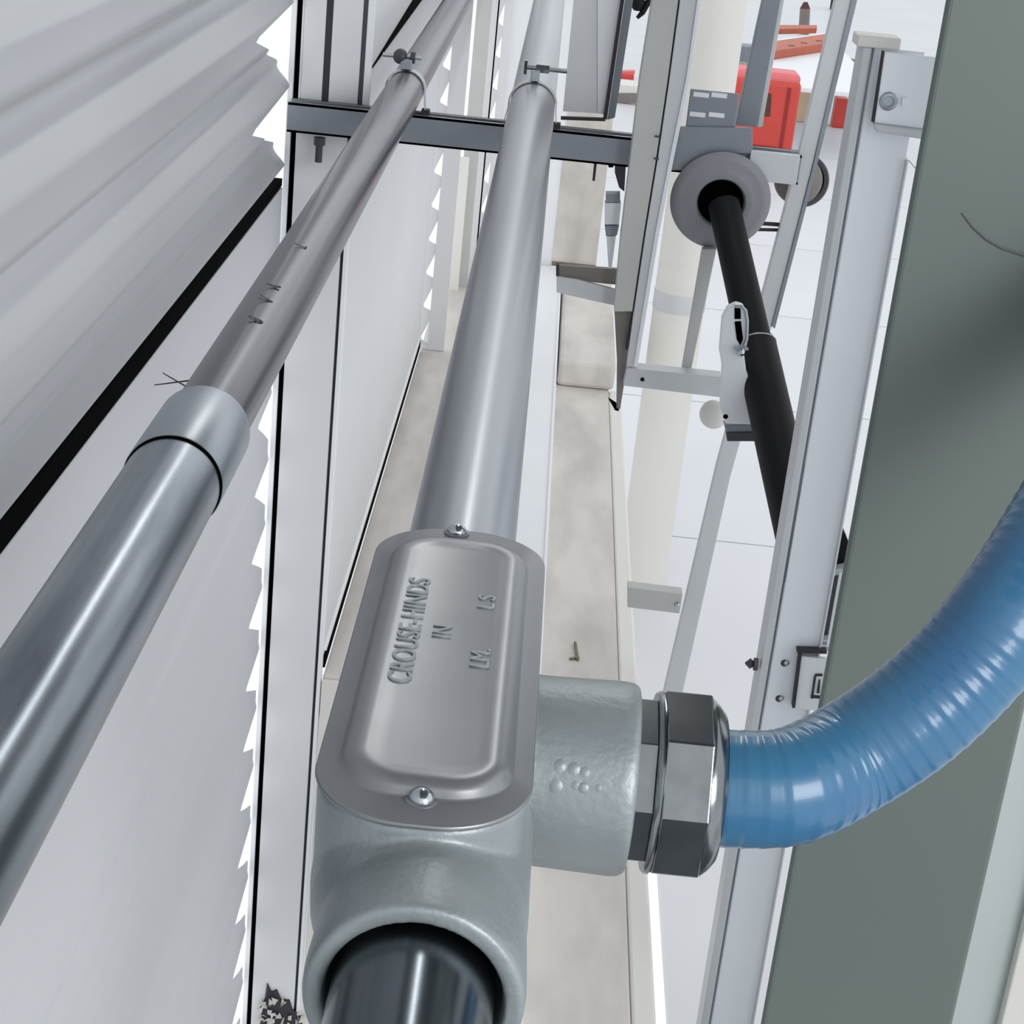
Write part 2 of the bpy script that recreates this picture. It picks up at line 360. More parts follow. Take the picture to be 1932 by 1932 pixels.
A1 = Vector((-.0255, .25, 1.590)); B1 = Vector((-.036, 6.0, 1.606))
def c1at(y): return A1.lerp(B1, (y - A1.y) / (B1.y - A1.y))
cc = empty('centre_conduit', c1at(2.0), 'straight galvanised conduit in the centre running out of the fitting to the far wall', 'conduit')
part('conduit_pipe', sweep([c1at(.84 + i * .25) for i in range(20)], [.0308] * 20, 56), 'galv', cc, smooth=True)
ncn = empty('near_conduit', (-.018, .3, 1.590), 'dark shiny conduit entering the open hub at the bottom edge', 'conduit')
part('conduit_pipe', sweep([(-.018, .2, 1.588), (-.018, .4, 1.588), (-.018, .56, 1.588)], [.0302] * 3, 56), 'neardark', ncn, smooth=True)

# strap clamps on the strut
def strap(name, cf, R, y, label):
    e = empty(name, cf(y) - Vector((0, 0, R)), label, 'clamp', 'strap clamps on the cross strut')
    c = cf(y); poly = []
    zb = ZS - c.z
    pth = [(-R - .006, zb - .002)] + [(-R * 1.03, -R * .2)]
    for k in range(13):
        a = math.radians(170 - k * 160 / 12); pth.append((math.cos(a) * (R + .0012), math.sin(a) * (R + .0012)))
    pth += [(R * 1.03, -R * .2), (R + .004, zb - .002)]
    v = []; f = []
    for i, (x, z) in enumerate(pth):
        q = Vector((x, z)); out = q.normalized() * .0016
        for yy in (-.008, .008):
            v.append((c.x + x, c.y + yy, c.z + z)); v.append((c.x + x + out.x, c.y + yy, c.z + z + out.y))
    for i in range(len(pth) - 1):
        b = i * 4; f += [[b, b + 2, b + 6, b + 4], [b + 1, b + 5, b + 7, b + 3], [b, b + 4, b + 5, b + 1], [b + 2, b + 3, b + 7, b + 6]]
    n = len(v); f += [[0, 1, 3, 2], [n - 4, n - 2, n - 1, n - 3]]
    part('strap_band', (v, f), 'strutlight', e)
    part('foot', box(c.x + R - .001, c.x + R + .010, c.y - .009, c.y + .006, ZS - .001, ZS + .007), 'seam', e, bevel=.0006)
    return e, Vector((c.x, c.y, c.z + R))
e1, tp = strap('strap_clamp', c1at, .0308, 2.475, 'strap clamp with a bright bolt over the centre conduit')
part('ear', box(tp.x - .006, tp.x + .006, tp.y - .008, tp.y + .008, tp.z, tp.z + .017), 'coupling', e1, bevel=.001)
part('bolt', join(cyl(tp + Vector((-.014, 0, .019)), tp + Vector((.042, 0, .019)), .0032, 12), lathe(tp + Vector((-.016, 0, .019)), (1, 0, 0), [(0, .0105), (.004, .0105)], 6)), 'nut', e1)
part('nut', lathe(tp + Vector((.0, 0, .019)), (1, 0, 0), [(0, .0062), (.018, .0062)], 6), 'screw', e1)
e2, tp = strap('strap_clamp', c0at, .0252, 2.475, 'strap clamp with a round knob over the left conduit')
part('ear', box(tp.x - .009, tp.x + .007, tp.y - .008, tp.y + .008, tp.z, tp.z + .016), 'coupling', e2, bevel=.001)
part('bolt', cyl(tp + Vector((-.034, 0, .018)), tp + Vector((.018, .004, .018)), .003, 12), 'coupling', e2)
part('nut', join(dome(tp + Vector((-.010, 0, .018)), (-.5, -.8, .3), .0105, .009, 14), lathe(tp + Vector((.004, 0, .018)), (1, 0, 0), [(0, .0085), (.006, .0085)], 6)), 'darkgrey', e2, smooth=True)

# ================================================================= CONDUIT BODY
CX = -.0235; ZT = 1.634
bd = empty('conduit_body', (CX, .72, 1.545), 'grey cast conduit fitting with a side hub and screwed cover at lower centre', 'fitting')
hw = .0415; y0 = .582; y1 = .868; cr = .0365
rings = []
for (off, z, sh) in ((-.030, 1.548, 1), (-.018, 1.551, 1), (-.008, 1.558, 1), (-.002, 1.570, 1), (0, 1.585, 1), (.0004, ZT - .002, 1), (-.001, ZT, 1)):
    rings.append([(CX + x, y, z) for x, y in outline(hw + off, y0 - off, y1 + off, max(cr + off, .006))])
shell_vf = loft(rings)
hz = 1.588; hx = -.0175
hub_vf = (lathe((hx, .660, hz), (0, -1, 0), [(0, .0405), (.068, .0405), (.078, .0402), (.112, .0412), (.119, .0408), (.1212, .0396), (.1215, .0335), (.117, .0326), (.05, .0326), (.05, .002)], 64))
# throat fillet between cover edge and hub
throat_vf = (loft([[(CX + (hx - CX) * t + x * (1 - .04 * t), yy, z) for x, z in [(math.cos(a) * (.0425 - .0018 * t), hz + (math.sin(a) * (.0455 - .006 * t))) for a in [2 * math.pi * k / 48 for k in range(48)]]] for t, yy in ((0, .640), (.1, .610), (.35, .593), (.7, .582), (1, .572))]))
part('far_hub', lathe((-.0225, .84, 1.592), (0, 1, 0), [(0, .036), (.02, .036), (.034, .0345), (.036, .0305)], 48), 'cast', bd, smooth=True)
hy = .712; hzc = 1.589; HR = .0438
def hX(px): return atY(px, 1490, hy - .036).x
side_vf = (lathe((CX + .02, hy, hzc), (1, 0, 0), [(0, HR - .001), (.03, HR - .001), (hX(1200) - CX - .026, HR), (hX(1200) - CX - .022, HR - .0004), (hX(1203) - CX - .02, HR - .002), (hX(1203) - CX - .02, .03)], 64))
bo = part('body_casting', join(shell_vf, hub_vf, throat_vf, side_vf), 'cast', bd, smooth=True)    # one continuous casting
rm = bo.modifiers.new('remesh', 'REMESH'); rm.mode = 'VOXEL'; rm.voxel_size = .0011; rm.use_smooth_shade = True
sm_ = bo.modifiers.new('smooth', 'SMOOTH'); sm_.iterations = 5; sm_.factor = .5
rn = random.Random(11); bumps = []
for k in range(10):
    px = 1058 + (k % 5) * 26 + rn.uniform(-9, 9); py = 1444 + (k // 5) * 30 + rn.uniform(-10, 10) + (k % 5) * 6
    r = ray(px, py).normalized()
    for i in range(3000):
        q = CAM + r * (.5 + i * .0003); ra = Vector((0, q.y - hy, q.z - hzc))
        if ra.length < HR - .0006: break
    nn = ra.normalized(); bumps.append(lathe(q - nn * .0006, nn, [(0, .0030 + rn.random() * .0015), (.0007, .0024), (.0010, .0008)], 10))
part('cast_marks', join(*bumps), 'cast', bd, smooth=True)
# cover
cv = part('cover', loft([[(CX + x, y, z) for x, y in outline(hw + o, y0 - o, y1 + o, cr + o)] for o, z in
      ((-.001, ZT), (.0012, ZT), (.0016, ZT + .0008), (.0014, ZT + .0018), (.0006, ZT + .0022))]
      + [[(CX + x, y, z) for x, y in outline(hw + o, y0 + .018 - o - .008, y1 - .022 + o + .008, max(cr + o - .004, .008))] for o, z in
      ((-.0060, ZT + .0024), (-.0072, ZT + .0034), (-.0084, ZT + .0058), (-.0105, ZT + .0080), (-.0150, ZT + .0088), (-.0185, ZT + .0085), (-.0205, ZT + .0080))]),
      'cover', bd, smooth=True, sharp=60)
def t_on(body, px, py, size, z, nm='raised_lettering'):
    p = atZ(px, py, z); mx = Matrix.Translation(p) @ Matrix.Rotation(math.radians(90), 4, 'Z'); return text(nm, body, size, mx, 'cast', cv, .0003)
zt2 = ZT + .0083
t_on('CROUSE-HINDS', 774, 1290, .0148, zt2)
t_on('IN', 850, 1205, .0125, zt2)
t_on('LM.', 922, 1262, .0125, zt2)
t_on('L S', 932, 1150, .0115, zt2)
def screw(px, py, z, nm='cover_screw'):
    p = atZ(px, py, z)
    o = part(nm, dome(p, (0, 0, 1), .0052, .0042, 28, 8), 'screw', bd, smooth=True)
    part('washer', lathe(p - Vector((0, 0, .0012)), (0, 0, 1), [(0, .0066), (.001, .0066), (.0014, .006)], 28), 'cover', o, smooth=True)
screw(795, 1506, ZT + .003); screw(862, 1003, ZT + .003)

# connector
gl = empty('hose_connector', (.085, hy, hzc - .04), 'dark plated octagonal hose connector screwed into the side hub', 'connector')
rot8 = .5 + 30 / 45.0 * 0
def octo(x, prof, rot): return lathe((x, hy, hzc), (1, 0, 0), prof, 8, rot=rot)
# face normal turned 30 degrees above the camera side
import cmath
d_, s_, u_ = frame((1, 0, 0)); tgt = Vector((0, -math.cos(math.radians(32)), math.sin(math.radians(32))))
ang = math.atan2(tgt.dot(u_), tgt.dot(s_)); ROT = (ang / (2 * math.pi) * 8) + .5
a0, a1, a2, a3, a4, a5 = [hX(p) for p in (1203, 1238, 1252, 1343, 1366, 1378)]
part('locknut', octo(a0, [(0, .034), (0, .0385), (a1 - a0, .0385), (a1 - a0, .034)], ROT), 'nut', gl, bevel=.0004)
part('flange', lathe((a1, hy, hzc), (1, 0, 0), [(0, .034), (0, .0400), (.0012, .0410), (.0030, .0410), (a2 - a1, .036)], 64), 'nut', gl, smooth=True)
part('gland_nut', octo(a2, [(0, .036), (0, .0435), (a3 - a2, .0435), (a3 - a2 + .001, .040)], ROT), 'nut', gl, bevel=.0006)
part('shoulder', lathe((a3, hy, hzc), (1, 0, 0), [(0, .036), (0, .0402), (.002, .0400), (.005, .0375), (a5 - a3, .034), (a5 - a3 + .0005, .027)], 64), 'nut', gl, smooth=True)

# ================================================================= BLUE HOSE
def zp(px, py, z): return CAM + ray(px, py) * z
ctl = [(1368, 1477, .815), (1480, 1468, .822), (1600, 1432, .83), (1720, 1352, .83), (1822, 1256, .83), (1908, 1150, .83), (1985, 1030, .84), (2060, 890, .86), (2130, 700, .90), (2190, 460, .96)]
P = [zp(*c) for c in ctl]; P[0] = Vector((hX(1360), hy, hzc)); P[1].y = hy + .002
def cr_(p0, p1, p2, p3, t): return .5 * ((2 * p1) + (-p0 + p2) * t + (2 * p0 - 5 * p1 + 4 * p2 - p3) * t * t + (-p0 + 3 * p1 - 3 * p2 + p3) * t ** 3)
pts = []
for i in range(len(P) - 1):
    a = P[max(i - 1, 0)]; b = P[i]; c = P[i + 1]; d = P[min(i + 2, len(P) - 1)]
    for k in range(30): pts.append(cr_(a, b, c, d, k / 30))
ac = 0; rad = []
for i, p in enumerate(pts):
    if i: ac += (p - pts[i - 1]).length
    ph = (ac / .0078) % 1.0; am = .00030 * min(1, .4 + .6 * abs(math.sin(ac * 37)))
    rad.append(.0264 + am * (math.cos(ph * 2 * math.pi) * .6 + .4 * math.cos(ph * 4 * math.pi + 1)))
hs = part('blue_hose', sweep(pts, rad, 64), 'blue', smooth=True, sharp=80)
tag(hs, 'ribbed glossy blue flexible hose curving up from the connector to the right edge', 'hose')

# ================================================================= GREEN PLATE
gp = empty('green_column', (.25, 1.0, .9), 'broad grey green steel column standing behind the blue hose', 'column')
part('column_face', box(.1965, .3185, .97, .978, .6, 2.4), 'green', gp, bevel=.003, seg=3)
part('column_web', box(.252, .259, .978, 1.10, .6, 2.4), 'green', gp)
cv_ = [atY(x, y, .9695) for x, y in ((1815, 402), (1835, 428), (1862, 452), (1890, 468), (1932, 482), (1960, 486))]
part('scratch', sweep(cv_, [.0003, .0006, .0007, .0007, .0007, .0005], 6), 'mark', gp)
wr = empty('wall_right', (.45, 1.6, .4), kind='structure')
part('panel', box(.425, .68, 1.58, 1.59, .4, 2.3), 'pale', wr, bevel=.002)
part('panel', box(atY(1900, 1900, 1.56).x, .68, 1.565, 1.58, .4, 1.22), 'beige', wr, bevel=.002)

# ================================================================= MAIN WHITE POST
mp = empty('channel_post', (.34, 1.9, .4), 'tall white lipped channel post left of the green column', 'post')
zt = atY(1650, 90, 1.9).z
part('web', box(.3215, .3725, 1.905, 1.909, .4, zt), 'postw', mp, bevel=.001)
part('groove', box(.3170, .3225, 1.915, 1.919, .4, zt), 'strut', mp)
part('flange', box(.3075, .3172, 1.898, 1.940, .4, zt), 'strutlight', mp, bevel=.002)
part('rib', box(.3720, .3738, 1.900, 1.912, .4, zt - .11), 'strutlight', mp, bevel=.0005)
part('outer_flange', box(.3738, .3758, 1.906, 1.910, .4, zt - .11), 'postw', mp)
part('cap', box(.300, .345, 1.895, 1.93, zt, zt + .012), 'beige', mp, bevel=.002)
for (px, py) in ((1480, 1251), (1470, 1318)):
    h = part('bolt_hole', dome(atY(px, py, 1.905), (0, -1, 0), .0045, .0025, 16), 'darkgrey', mp, smooth=True)
    part('bolt_glint', dome(atY(px + 4, py, 1.903), (0, -1, 0), .0032, .002, 12), 'screw', h, smooth=True)
bp = atY(1425, 1253, 1.90)
part('side_bolt', join(lathe(bp + Vector((.003, 0, 0)), (-1, 0, 0), [(0, .0075), (.005, .0075)], 6), lathe(bp + Vector((-.002, 0, 0)), (-1, 0, 0), [(0, .003), (.004, .0065), (.010, .001)], 12)), 'darkgrey', mp)
# top bracket plate
tb = empty('bracket_plate', atY(1710, 240, 1.89), 'bright white folded bracket plate with a round bolt at the top of the post', 'bracket')
part('plate', vplate([(1668, 98), (1900, 122), (1876, 262), (1648, 232)], 1.888, .004), 'postw', tb, bevel=.0015)
part('plate_outline', vplate([(1665, 96), (1669, 97), (1650, 231), (1645, 230)], 1.887, .006), 'seam', tb)
part('fold', vplate([(1648, 234), (1875, 264), (1873, 284), (1654, 250)], 1.880, .012), 'strutlight', tb, bevel=.002)
part('bolt', lathe(atY(1676, 191, 1.888), (0, -1, 0), [(0, .0095), (.001, .0095), (.002, .008), (.002, .0055), (.0005, .005), (.0005, .001)], 20), 'coupling', tb, smooth=True)
part('clip', vplate([(1703, 184), (1714, 185), (1713, 201), (1701, 200)], 1.884, .004), 'postw', tb, bevel=.0005)
# switch plate low on the post
sw = empty('switch_plate', atY(1530, 1335, 1.88), 'small outlined switch plate with a black symbol low on the white post', 'switch')
part('plate', vplate([(1511, 1238), (1562, 1244), (1562, 1345), (1497, 1336)], 1.895, .007), 'white2', sw, bevel=.001)
part('outline', join(vplate([(1504, 1226), (1560, 1228), (1560, 1234), (1504, 1232)], 1.893, .010), vplate([(1508, 1234), (1513, 1234), (1500, 1336), (1495, 1336)], 1.892, .011)), 'seam', sw)
part('symbol', join(vplate([(1538, 1272), (1552, 1272), (1552, 1276), (1538, 1276)], 1.8935, .002), vplate([(1536, 1276), (1540, 1276), (1534, 1318), (1530, 1318)], 1.8935, .002),
     vplate([(1545, 1284), (1548, 1282), (1546, 1308), (1541, 1308)], 1.8935, .002), vplate([(1530, 1312), (1556, 1314), (1556, 1319), (1530, 1317)], 1.8935, .002)), 'seam', sw)
# dark fitting between post and column
df = empty('dark_bracket', atY(1575, 1220, 1.98), 'dark grey bracket showing between the white post and the green column', 'bracket')
part('wedge', vplate([(1572, 960), (1602, 1025), (1600, 1068), (1560, 1076)], 1.98, .03), 'insul', df)
part('collar', bar(atY(1555, 1078, 1.975), atY(1605, 1068, 1.975), .02, .007), 'strutlight', df)
part('arm', vplate([(1560, 1082), (1596, 1074), (1572, 1200), (1536, 1200)], 1.985, .02), 'darkgrey', df)
part('foot', join(*[bar(atY(1538, 1202 + k * 9, 1.98), atY(1568, 1203 + k * 9, 1.98), .02, .002) for k in range(3)]), 'strutlight', df)
ws = part('white_strip', vplate([(1584, 1082), (1590, 1082), (1566, 1220), (1560, 1220)], 1.96, .004), 'white2'); tag(ws, 'thin bright white strip beside the green column edge', 'strip')

# ================================================================= FRAME OF STRUTS BEHIND
us = empty('upright_strut', (.16, 2.42, 1.23), 'grey green upright strut with a white side in front of the cross strut', 'strut')
xa = atY(1207, 200, 2.40).x; xb = atY(1257, 200, 2.40).x; zb = atY(1170, 768, 2.4).z
def strip2(Lp, Rp): return Rp + Lp[::-1]                              # outline from a left and a right edge listed top to bottom
eL = [(1240, -60), (1207, 150), (1189, 300), (1171, 450), (1158, 588)]
eR = [(1288, -60), (1260, 150), (1238, 300), (1215, 440), (1193, 588)]
wL = [(1291, -60), (1263, 150), (1241, 300), (1218, 440), (1196, 588), (1182, 692)]
wR = [(1332, -60), (1302, 150), (1271, 300), (1244, 440), (1220, 588), (1203, 692)]
part('strut_face', vplate(strip2(eL, eR), 2.402, .038), 'strutgrey', us, bevel=.001)
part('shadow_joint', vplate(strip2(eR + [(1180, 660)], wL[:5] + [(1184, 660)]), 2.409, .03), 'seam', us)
part('white_flange', vplate(strip2(wL, [(x - 8, y) for x, y in wR]), 2.400, .018), 'strutlight', us, bevel=.001)
part('white_lip', vplate(strip2([(x - 8, y) for x, y in wR], wR), 2.397, .02), 'white2', us, bevel=.001)
part('lower_tail', vplate([(1159, 586), (1194, 590), (1183, 690), (1170, 772), (1163, 770), (1164, 680)], 2.425, .006), 'taupe', us)
part('foot', vplate([(1148, 752), (1166, 764), (1168, 776), (1160, 774)], 2.425, .006), 'black', us)
for x, y in ((1236, 257), (1234, 299)): part('screw', bar(atY(x, y, 2.40), atY(x + 9, y + 1, 2.40), .003, .002), 'darkgrey', us)
up = empty('upright_board', atY(1115, 222, 2.53), 'white upright board with a dark right edge standing behind the cross strut', 'board')
part('panel', vplate([(1088, -60), (1130, -60), (1130, 214), (1062, 210)], 2.53, .008), 'white', up)
part('panel', vplate([(1128, -60), (1184, -60), (1140, 216), (1128, 214)], 2.525, .008), 'white2', up)
part('dark_edge', vplate([(1180, -60), (1187, -60), (1145, 226), (1138, 224)], 2.515, .01), 'seam', up)
part('bottom_edge', vplate([(1058, 221), (1142, 224), (1142, 229), (1058, 226)], 2.515, .01), 'seam', up)
part('edge_flange', vplate([(1188, -60), (1204, -60), (1160, 222), (1146, 226)], 2.52, .008), 'strut', up)

ab = empty('angle_bracket', atY(1120, 560, 2.45), 'sloping grey angle bracket joining the rail to the upright strut', 'bracket')
part('top_leg', vplate([(1052, 501), (1168, 508), (1166, 538), (1090, 530), (1052, 522)], 2.46, .01), 'taupe', ab, bevel=.001)
part('front_leg', vplate([(1050, 522), (1090, 528), (1196, 556), (1194, 584), (1120, 568), (1050, 552)], 2.45, .008), 'strutlight', ab, bevel=.001)
part('bolt', vplate([(1049, 500), (1055, 500), (1055, 521), (1049, 521)], 2.44, .012), 'seam', ab)

b1 = empty('upper_bracket_bar', atY(1270, 745, 2.40), 'pale horizontal bar with a small screw between strut and pipe hanger', 'bar')
part('bar', vplate([(1183, 694), (1362, 712), (1360, 750), (1176, 728)], 2.402, .03), 'strutlight', b1, bevel=.001)
part('screw', dome(atY(1212, 716, 2.402), (0, -1, 0), .003, .002, 10), 'black', b1)
b2 = empty('lower_bracket_bar', atY(1235, 1155, 2.47), 'short grey horizontal bar fixed to the lower end of the diagonal brace', 'bar')
part('bar', vplate([(1184, 1108), (1288, 1121), (1282, 1158), (1184, 1146)], 2.47, .025), 'strutgrey', b2, bevel=.001)
part('screw', dome(atY(1278, 1141, 2.468), (0, -1, 0), .004, .003, 10), 'screw', b2)
br = empty('diagonal_brace', atY(1262, 1320, 2.5), 'long pale diagonal brace running from the top edge down to the connector', 'brace')
part('brace_face', vplate([(1590, -60), (1624, -60), (1532, 318), (1437, 690), (1378, 900), (1282, 1335), (1246, 1335), (1352, 880), (1404, 690), (1500, 318)], 2.50, .018), 'strutlight', br, bevel=.001)
part('brace_groove', vplate([(1621, -60), (1632, -60), (1540, 318), (1462, 620), (1456, 616), (1533, 318)], 2.497, .02), 'strut', br)
s2 = empty('short_strut', atY(1410, 235, 2.52), 'short light strut rising from the cross strut to the top edge', 'strut')
part('strut_face', vplate([(1452, -60), (1482, -60), (1428, 240), (1388, 236)], 2.52, .02), 'strut', s2, bevel=.001)
part('strut_side', vplate([(1482, -60), (1490, -60), (1438, 240), (1428, 240)], 2.522, .02), 'strutlight', s2, bevel=.001)
s3 = empty('rear_strut', atY(1295, 700, 2.44), 'narrow grey strut tapering down below the grey disc', 'strut')
part('strut_face', vplate([(1325, 470), (1352, 470), (1303, 703), (1286, 701)], 2.436, .015), 'strutgrey', s3, bevel=.001)

# cream column
cl = empty('cream_column', (0, 4.5, 0), 'wide cream round column rising from the floor behind the struts', 'column')
ctr = atY(1283, 560, 4.5).x
part('shaft', sweep([(ctr, 4.5, .0), (ctr, 4.5, 2.6)], [.066, .066], 48), 'beige', cl, smooth=True)
for py in (505, 545, 558): 
    zz = atY(1283, py, 4.43).z; part('band', lathe((ctr, 4.5, zz), (0, 0, 1), [(0, .0668), (.006, .0668)], 48), 'beige', cl, smooth=True)
part('collar', lathe((ctr, 4.5, atY(1283, 595, 4.43).z), (0, 0, 1), [(0, .0678), (.046, .0678)], 48), 'strutlight', cl, smooth=True)

# ================================================================= DISC AND INSULATED PIPE
p0 = atY(1366, 388, 2.43); p1 = CAM + ray(1500, 985) * 2.20
dp = (p1 - p0).normalized()
dk = empty('grey_disc', p0, 'large grey round cover plate around the black pipe', 'disc')
fn = (dp * .45 + (CAM - p0).normalized() * .75).normalized()
pc = atY(1360, 383, 2.435)
part('disc_dish', lathe(pc - fn * .012, fn, [(0, .058), (.001, .0675), (.003, .0685), (.0045, .0675), (.0075, .060), (.0085, .057), (.0085, .0555), (.0115, .044), (.0125, .040), (.0120, .034), (.010, .032), (.008, .0315), (.0, .030)], 72), 'disc', dk, smooth=True, sharp=35)
part('inner_ring', lathe(pc - fn * .010, fn, [(0, .0305), (.006, .0305), (.0065, .0285), (-.002, .023), (-.003, .002)], 56), 'black', dk, smooth=True)
part('glint_clip', bar(atY(1356, 384, 2.53), atY(1376, 379, 2.53), .003, .003), 'screw', dk)
pp = empty('insulated_pipe', p1, 'black foam insulated pipe running from the grey disc behind the white post', 'pipe')
mid = p0.lerp(p1, .52)
part('insulation', sweep([p0, mid], [.0215, .0225], 48), 'insul', pp, smooth=True)
part('insulation_sleeve', lathe(mid - dp * .03, dp, [(0, .023), (.0, .0262), (.004, .0272), (.34, .028)], 48), 'insul', pp, smooth=True)
ph = empty('pipe_hanger', atY(1395, 830, 2.38), 'white slotted pipe hanger clip with a wire loop on the black pipe', 'hanger')
part('clip_body', vplate([(1362, 600), (1372, 580), (1388, 572), (1402, 576), (1411, 596), (1410, 648), (1404, 668), (1408, 700), (1424, 740), (1434, 790), (1430, 802), (1370, 800), (1358, 770), (1362, 690), (1357, 660)], 2.195, .012), 'white2', ph, bevel=.002)
part('slot', vplate([(1386, 581), (1397, 582), (1398, 602), (1386, 602)], 2.194, .003), 'black', ph)
part('slot', vplate([(1386, 607), (1398, 606), (1402, 640), (1397, 652), (1390, 640)], 2.194, .003), 'black', ph)
part('rolled_edge', sweep([atY(x, y, 2.193) for x, y in ((1386, 576), (1398, 576), (1407, 586), (1410, 606), (1409, 640), (1404, 652))], [.002] * 6, 8), 'coupling', ph, smooth=True)
part('hole', dome(atY(1369, 786, 2.195), (0, -1, 0), .0033, .001, 12), 'black', ph)
lp = []
cen = mid - dp * .026; s1 = dp.cross(Vector((0, 0, 1))).normalized(); s2_ = s1.cross(dp)
for k in range(33):
    a = 2 * math.pi * k / 32; lp.append(cen + (s1 * math.cos(a) + s2_ * math.sin(a)) * .0268)
part('wire_loop', sweep(lp, [.0011] * 33, 8, cap=False), 'coupling', ph, smooth=True)
part('wing_nut', join(dome(atY(1397, 664, 2.19), (0, -1, 0), .006, .006, 14), bar(atY(1384, 656, 2.19), atY(1412, 658, 2.19), .003, .004)), 'screw', ph, smooth=True)
hb = empty('hanger_base', atY(1400, 832, 2.26), 'small dark grey base bracket below the white hanger', 'bracket')
part('base', vplate([(1366, 802), (1440, 800), (1442, 815), (1370, 816)], 2.20, .02), 'strut', hb, bevel=.001)
part('base_front', vplate([(1370, 816), (1442, 815), (1444, 833), (1372, 833)], 2.198, .02), 'darkgrey', hb, bevel=.001)
bl = part('round_cover', dome(atY(1346, 782, 2.36), (-.5, -.8, .1), .020, .016, 24), 'beige', smooth=True); tag(bl, 'round white plastic cover left of the pipe hanger', 'cover')
sb = empty('taupe_cap', atY(1511, 338, 2.55), 'round taupe cap half hidden behind the diagonal brace', 'cap')
part('cap_body', dome(atY(1506, 340, 2.545), (-.05, -1, .1), .034, .010, 40), 'taupe', sb, smooth=True)
part('cap_rim', lathe(atY(1511, 340, 2.570), (.05, -1, .2), [(0, .037), (.016, .0375), (.019, .035), (.018, .030), (.010, .029)], 40), 'darkgrey', sb, smooth=True)
rd = part('steel_rods', join(bar(atY(1430, 421, 2.515), atY(1475, 424, 2.515), .004, .005), bar(atY(1430, 433, 2.515), atY(1475, 434, 2.515), .004, .004)), 'seam'); tag(rd, 'pair of short dark rods right of the grey disc', 'rods')

# ================================================================= THINGS ON THE FAR FLOOR
def blk(name, pts, Y, th, m, label, cat, bevel=.01, grp=None):
    # an object standing on the floor far behind: feet on the floor, face outline from sight lines
    o = part(name, vplate(pts, Y, th), m, bevel=bevel); return tag(o, label, cat, grp)
tbx = empty('red_toolbox', atY(1440, 330, 10.8), 'red case with a dark square window on the far white floor', 'case')
yb = 10.7
cxs = [atY(1378, 200, yb), atY(1478, 200, yb), atY(1508, 200, yb)]
ztop = atY(1440, 147, yb).z
part('case_body', box(cxs[0].x, cxs[2].x, yb, yb + .25, 0.0, ztop), 'red', tbx, bevel=.04, seg=4)
part('case_lid', box(cxs[0].x + .01, cxs[2].x - .01, yb + .01, yb + .24, ztop - .03, ztop + .035), 'pink', tbx, bevel=.03, seg=4)
part('corner_post', box(cxs[1].x + .01, cxs[1].x + .03, yb - .006, yb + .01, .03, ztop - .04), 'darkred', tbx)
part('window', vplate([(1432, 177), (1456, 177), (1453, 220), (1428, 219)], yb - .006, .01), 'rustic', tbx, bevel=.004)
part('window_sill', vplate([(1424, 222), (1443, 222), (1443, 240), (1422, 238)], yb - .004, .01), 'orange', tbx)
part('base_skirt', box(cxs[0].x + .01, cxs[1].x + .0, yb - .012, yb, .0, .16), 'darkred', tbx, bevel=.01)
def fbox(name, l, r, ytop, ybot, Y, dep, m, label, cat, bevel=.008, rest=True):
    if rest: Y = atZ((l + r) / 2, ybot, 0).y
    a = atY(l, (ytop + ybot) / 2, Y).x; b = atY(r, (ytop + ybot) / 2, Y).x
    z1_ = atY((l + r) / 2, ytop, Y).z; z0_ = atY((l + r) / 2, ybot, Y).z
    o = part(name, box(a, b, Y, Y + dep, max(z0_, 0), z1_), m, bevel=bevel); return tag(o, label, cat)
# low white bench carrying the tools
bn = empty('white_bench', (1.9, 12.0, 0), 'low white bench behind the red case', 'bench')
def fl_y(px, py): return atZ(px, py, 0).y
zben = .42
bp0 = atZ(1452, 100, zben); 
part('bench_top', box(1.38, 2.05, 11.4, 13.6, zben - .03, zben), 'white2', bn, bevel=.006)
for x in (1.42, 1.99):
    for y in (11.5, 13.5): part('leg', box(x, x + .04, y, y + .04, 0, zben - .03), 'white', bn)
def onb(name, pts, h, m, label, cat, z=zben):
    P = [atZ(x, y, z) for x, y in pts]; n = len(P); v = P + [p + Vector((0, 0, h)) for p in P]
    o = part(name, (v, [list(range(n)), list(range(2 * n - 1, n - 1, -1))] + [[i, (i + 1) % n, n + (i + 1) % n, n + i] for i in range(n)]), m, bevel=.004); return tag(o, label, cat)
lv = onb('orange_level', [(1455, 94), (1562, 78), (1564, 96), (1457, 113)], .06, 'orange', 'rust orange spirit level with square windows lying on the white bench', 'level')
for (px, py) in ((1493, 86), (1517, 81), (1545, 77)):
    c = atZ(px, py, zben + .06); part('vial_window', box(c.x - .022, c.x + .022, c.y - .03, c.y + .01, c.z - .03, c.z + .002), 'rustic', lv)
onb('white_batten', [(1462, 82), (1566, 68), (1568, 76), (1462, 90)], .03, 'white2', 'white batten lying between the two orange tools', 'batten')
onb('orange_straightedge', [(1468, 57), (1540, 57), (1540, 63), (1468, 65)], .04, 'orange', 'thin orange straightedge behind the white batten', 'straightedge')
sp = empty('grey_spike', atZ(1516, 64, 0), 'grey pointed cylinder standing behind the orange tools', 'cylinder')
a = atZ(1516, 64, 0); b = atY(1519, 16, a.y); c = atY(1520, 4, a.y)
part('shaft', sweep([a, b], [.052, .050], 20), 'taupe', sp, smooth=True)
part('tip', sweep([b, c], [.050, .02], 20), 'rustic', sp, smooth=True)
fbox('tan_carton', 1504, 1548, 172, 232, 10.9, .2, 'tan', 'tan carton right of the red case', 'carton')
fbox('carton_lid_board', 1500, 1550, 158, 171, atZ(1526, 232, 0).y - .01, .2, 'white2', 'white board lying on the tan carton', 'board', rest=False)
